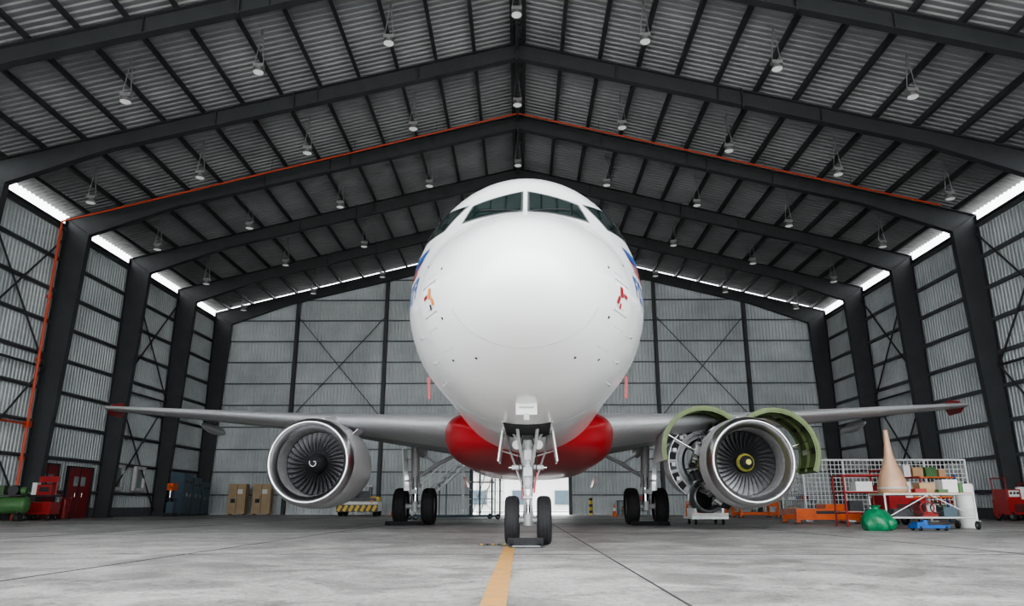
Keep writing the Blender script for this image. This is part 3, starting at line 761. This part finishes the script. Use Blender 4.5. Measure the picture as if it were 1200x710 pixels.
# right side: mesh cage fence
b=MB(); x0,x1=11.3,17.8; 
nx=40
for i in range(nx+1): b.cyl((x0+(x1-x0)*i/nx,0,.15),(x0+(x1-x0)*i/nx,0,2.35),.016,'wmesh',n=5)
for j in range(14): z=.15+2.2*j/13; b.cyl((x0,0,z),(x1,0,z),.016,'wmesh',n=5)
for i in range(5): x=x0+(x1-x0)*i/4; b.box((x,0,1.2),(.07,.07,2.4),'wmesh'); b.box((x,0,.02),(.3,.5,.04),'wmesh')
for z in(.15,2.38): b.box(((x0+x1)/2,0,z),(x1-x0,.06,.06),'wmesh')
for i in range(14): b.cyl((x0,.2*i,.15),(x0,.2*i,2.35),.013,'wmesh',n=5)
for j in range(14): z=.15+2.2*j/13; b.cyl((x0,0,z),(x0,2.6,z),.013,'wmesh',n=5)
b.box((x0,2.6,1.2),(.06,.06,2.4),'wmesh')
b.obj('mesh_cage_fence',loc=(0,30.5,0))
def ostand(loc,w,d,h,rz_=0,top='orange'):
    b=MB()
    for x in(-w/2,w/2):
        for y in(-d/2,d/2):
            b.box((x,y,h/2),(.12,.12,h),'orange'); b.box((x,y,.02),(.22,.22,.04),'dark')
    for y in(-d/2,d/2): b.box((0,y,h-.12),(w,.1,.24),top); b.box((0,y,.2),(w,.08,.14),'orange')
    for x in(-w/2,0,w/2): b.box((x,0,h-.1),(.1,d,.2),'orange')
    b.box((0,-d/2-.06,h-.12),(w*.4,.02,.1),'dark')
    b.box((w*.2,0,h+.08),(w*.35,d*.6,.16),'orange')
    b.obj('engine_stand',loc=loc,rotz=rz_)
ostand((10.7,27.6,0),2.1,1.4,.5); ostand((12.3,40.5,0),1.9,1.5,.8); ostand((10.0,41.5,0),1.7,1.4,.85,.1)
b=MB()
b.lathe([(-.6,.42),(-.58,.5),(-.2,.56),(.3,.5),(.6,.42),(.6,.36),(.2,.42),(-.2,.46),(-.58,.43),(-.6,.42)],(0,0,.88),'hub','Y',36)
b.lathe([(.3,.42),(.3,.001)],(0,0,.88),'black','Y',36)
b.box((0,0,.22),(1.2,1.3,.08),'mesh')
for x in(-.45,.45):
    b.box((x,0,.38),(.08,1.1,.28),'mesh')
    for y in(-.5,.5): b.wheel((x,y,.1),.1,.06)
b.box((0,-.62,.3),(1.2,.05,.14),'lwhite')
b.obj('exhaust_nozzle_dolly',loc=(6.2,25.9,0))
# work cart
b=MB()
L=2.3
for x in(-L/2,L/2):
    for y in(-.5,.5): b.cyl((x,y,.2),(x,y,.92),.025,'mesh',n=8); b.wheel((x,y,.11),.11,.06); 
for z in(.3,.9):
    for y in(-.5,.5): b.cyl((-L/2,y,z),(L/2,y,z),.025,'mesh',n=8)
    for x in(-L/2,0,L/2): b.cyl((x,-.5,z),(x,.5,z),.02,'mesh',n=8)
b.box((-.0,0,.93),(L,1.0,.03),'wood'); b.box((0,0,.3),(L,.9,.02),'mesh')
b.cyl((-L/2,-.5,.3),(0,-.5,.9),.015,'mesh'); b.cyl((L/2,-.5,.3),(0,-.5,.9),.015,'mesh')
b.box((.2,.1,1.08),(.4,.35,.26),'wood'); b.box((.75,0,1.12),(.4,.4,.34),'lwhite'); b.box((-.1,-.2,1.0),(.3,.25,.1),'redm'); b.box((.45,-.3,.99),(.25,.2,.08),'dgreen')
b.box((-.6,0,.42),(.5,.5,.22),'dark'); b.box((.1,0,.38),(.4,.5,.14),'redm'); b.box((.7,.1,.44),(.35,.4,.26),'bluegrey')
b.cyl((1.0,-.2,.94),(1.0,-.2,1.2),.06,'dgreen')
for q in range(3):
    hose=[(-.3+.25*q+(.2-.02*q)*math.cos(a),-.42,.55+(.18-.02*q)*math.sin(a)) for a in [2*PI*i/18 for i in range(19)]]; b.tube(hose,.018,['tyre','redm','tyre'][q],6)
b.obj('work_cart',loc=(10.85,20.9,0),rotz=-.04)
b=MB(); b.lathe([(0,.36),(.03,.38),(.12,.385),(.3,.36),(.5,.28),(.75,.185),(1.0,.12),(1.3,.085),(1.6,.065),(1.68,.06),(1.69,.045),(1.69,.001)],(0,0,0),'cone','Z',40)
b.lathe([(.0,.37),(0,.001)],(0,0,0),'cone','Z',40); b.lathe([(.1,.388),(.12,.392),(.14,.388)],(0,0,0),'seam','Z',40)
b.obj('exhaust_plug_cone',loc=(10.15,20.9,.95))
b=MB(); b.lathe([(0,.001),(0,.24),(.04,.26),(.5,.26),(.52,.27),(.54,.26),(1.15,.26),(1.2,.23),(1.2,.001)],(0,0,0),'lwhite','Z',32); b.cyl((.1,0,1.2),(.1,0,1.26),.04,'dark')
b.obj('white_drum',loc=(12.45,21.6,0))
# green bag
b=MB(); n=28; rows=[]
rnd=random.Random(8)
ph=[rnd.uniform(0,6) for _ in range(6)]
for j in range(15):
    u=j/14; z=.62*u**.9; r=.36*math.sin(PI*min(.93,.35+u*.62))**.75*(1 if j else .9)
    if u>.85: r=.07+.06*(u-.85)/.15
    rows.append([Vector((r*(1+.12*math.sin(5*a+ph[0]+3*u)+.07*math.sin(9*a+ph[1]+7*u))*math.cos(a),r*(1+.1*math.sin(4*a+ph[2]+4*u)+.07*math.sin(11*a+ph[3]))*math.sin(a),z)) for a in [2*PI*i/n for i in range(n)]])
b.loft(rows,'bag'); 
b.sphere((.26,-.15,.17),.18,'bag',14,(1,.8,.93)); b.sphere((-.22,-.1,.15),.16,'bag',14,(1,.8,.92))
b.obj('green_rubbish_bag',loc=(9.0,19.6,0))
b=MB(); b.box((0,0,.1),(.9,.35,.08),'blue')
for x in(-.35,.35):
    for y in(-.15,.15): b.wheel((x,y,.06),.06,.05)
b.cyl((-.1,0,.1),(-.1,0,.26),.08,'blue'); b.tube([(.4,0,.13),(.75,0,.2)],.02,'dark'); b.tube([(.75,-.12,.2),(.75,.12,.2)],.02,'dark'); b.box((-.3,0,.17),(.2,.25,.08),'blue')
b.obj('floor_jack',loc=(10.3,19.6,0),rotz=.15)
def redunit(loc,r,s=1.0):
    b=MB()
    b.box((0,0,.55),(1.3,.9,.6),'redm'); b.box((-.3,0,1.05),(.6,.8,.4),'redm'); b.box((-.3,-.41,1.08),(.45,.02,.25),'lwhite')
    for i in range(3): b.cyl((-.45+.15*i,-.43,1.1),(-.45+.15*i,-.45,1.1),.05,'dark',n=12)
    b.cyl((.35,0,.85),(.35,0,1.35),.18,'lwhite'); b.tube([(.6,.4,.8),(.6,.4,1.5),(.6,-.4,1.5),(.6,-.4,.8)],.025,'redm')
    b.tube([(-.6,.4,.8),(-.6,.4,1.7),(-.6,-.4,1.7),(-.6,-.4,.8)],.025,'redm')
    b.box((0,-.46,.5),(.8,.02,.3),'dark')
    for i in range(5): b.box((0,-.475,.4+i*.05),(.75,.01,.015),'redm')
    for x in(-.5,.5):
        for y in(-.4,.4): b.wheel((x,y,.18),.18,.1)
    b.tube([(-.65,0,.3),(-.95,-.1,.12),(-1.1,-.1,.4)],.03,'redm')
    hose=[(.2+.25*math.cos(a),-.55,.5+.25*math.sin(a)) for a in [2*PI*i/16 for i in range(17)]]; b.tube(hose,.025,'tyre',6)
    b.obj('hydraulic_power_cart',loc=loc,rotz=r)
redunit((12.2,24.9,0),.2); redunit((20.5,32,0),.1); redunit((20.5,37,0),.0)
b=MB()
for x in(-1.2,1.2):
    for y in(-.35,.35): b.box((x,y,.85),(.05,.05,1.7),'blue')
for z in(.2,.9,1.6): b.box((0,0,z),(2.5,.75,.04),'orange')
rnd=random.Random(5)
for z in(.22,.92,1.62):
    x=-1.05
    while x<1.0:
        w=rnd.uniform(.2,.45);h=rnd.uniform(.2,.42); b.box((x+w/2,0,z+h/2),(w*.9,.5,h),rnd.choice(['lwhite','wood','redm','dgreen','lwhite','blue'])); x+=w+.05
b.obj('parts_shelf',loc=(14.6,28.2,0))
b=MB()
for x in(-.6,.6):
    for y in(-.4,.4): b.cyl((x,y,0),(x,y,1.5),.03,'redm')
for z in(.4,1.0,1.5):
    for y in(-.4,.4): b.cyl((-.6,y,z),(.6,y,z),.025,'redm')
    for x in(-.6,.6): b.cyl((x,-.4,z),(x,.4,z),.025,'redm')
b.box((0,0,.42),(1.2,.8,.03),'mesh'); b.box((0,0,1.02),(1.2,.8,.03),'mesh'); b.box((.1,0,1.18),(.5,.4,.28),'lwhite'); b.box((-.2,0,.6),(.4,.4,.3),'dark')
b.obj('red_tube_rack',loc=(10.4,23.6,0))
for x,y in((5.3,43.5),(-7.5,45)):
    b=MB(); b.box((0,0,.02),(.38,.38,.04),'orange'); b.lathe([(.04,.14),(.3,.09),(.48,.055),(.7,.02),(.7,.001)],(0,0,0),'orange','Z',20,kf=lambda j:'lwhite' if j==1 else 'orange'); b.obj('traffic_cone',loc=(x,y,0))
b=MB(); b.cyl((0,0,0),(0,0,1.1),.12,'yellow') 
for z in(.2,.6,1.0): b.cyl((0,0,z-.08),(0,0,z+.08),.123,'dark')
b.obj('safety_bollard',loc=(4.6,50.5,0))
for x in(7.5,14.5,18.5):
    b=MB(); b.box((0,0,.9),(2.2,.8,.06),'bluegrey')
    for dx in(-1,1):
        for dy in(-.33,.33): b.box((dx,dy,.44),(.06,.06,.88),'bluegrey')
    b.box((0,.1,.25),(2,.6,.03),'bluegrey'); b.box((.4,0,1.08),(.5,.4,.3),'redm'); b.box((-.5,0,1.03),(.4,.35,.2),'lwhite'); b.cyl((0,0,.93),(0,0,1.25),.08,'blue'); b.box((-.4,.1,.42),(.6,.5,.3),'wood')
    b.obj('workbench',loc=(x,51.3,0))

# ------------------------------------------------------------------ light
w=bpy.data.worlds.new('overcast'); S.world=w; w.use_nodes=True
bg=w.node_tree.nodes['Background']; bg.inputs[0].default_value=(.96,.985,1,1); bg.inputs[1].default_value=5.4
sun=bpy.data.lights.new('sun','SUN'); sun.energy=6; sun.angle=.05; so=bpy.data.objects.new('sun',sun); S.collection.objects.link(so)
so.rotation_euler=(-math.radians(32),0,.15)
S.view_settings.view_transform='AgX'
S.view_settings.look='AgX - Medium High Contrast'
# ------------------------------------------------------------------ camera
cam=bpy.data.cameras.new('camera'); co=bpy.data.objects.new('camera',cam); S.collection.objects.link(co)
co.location=(0,0,.62); co.rotation_euler=(math.radians(90+15.3),0,math.radians(.66))
cam.sensor_width=36; cam.lens=25.98; cam.clip_end=500
S.camera=co
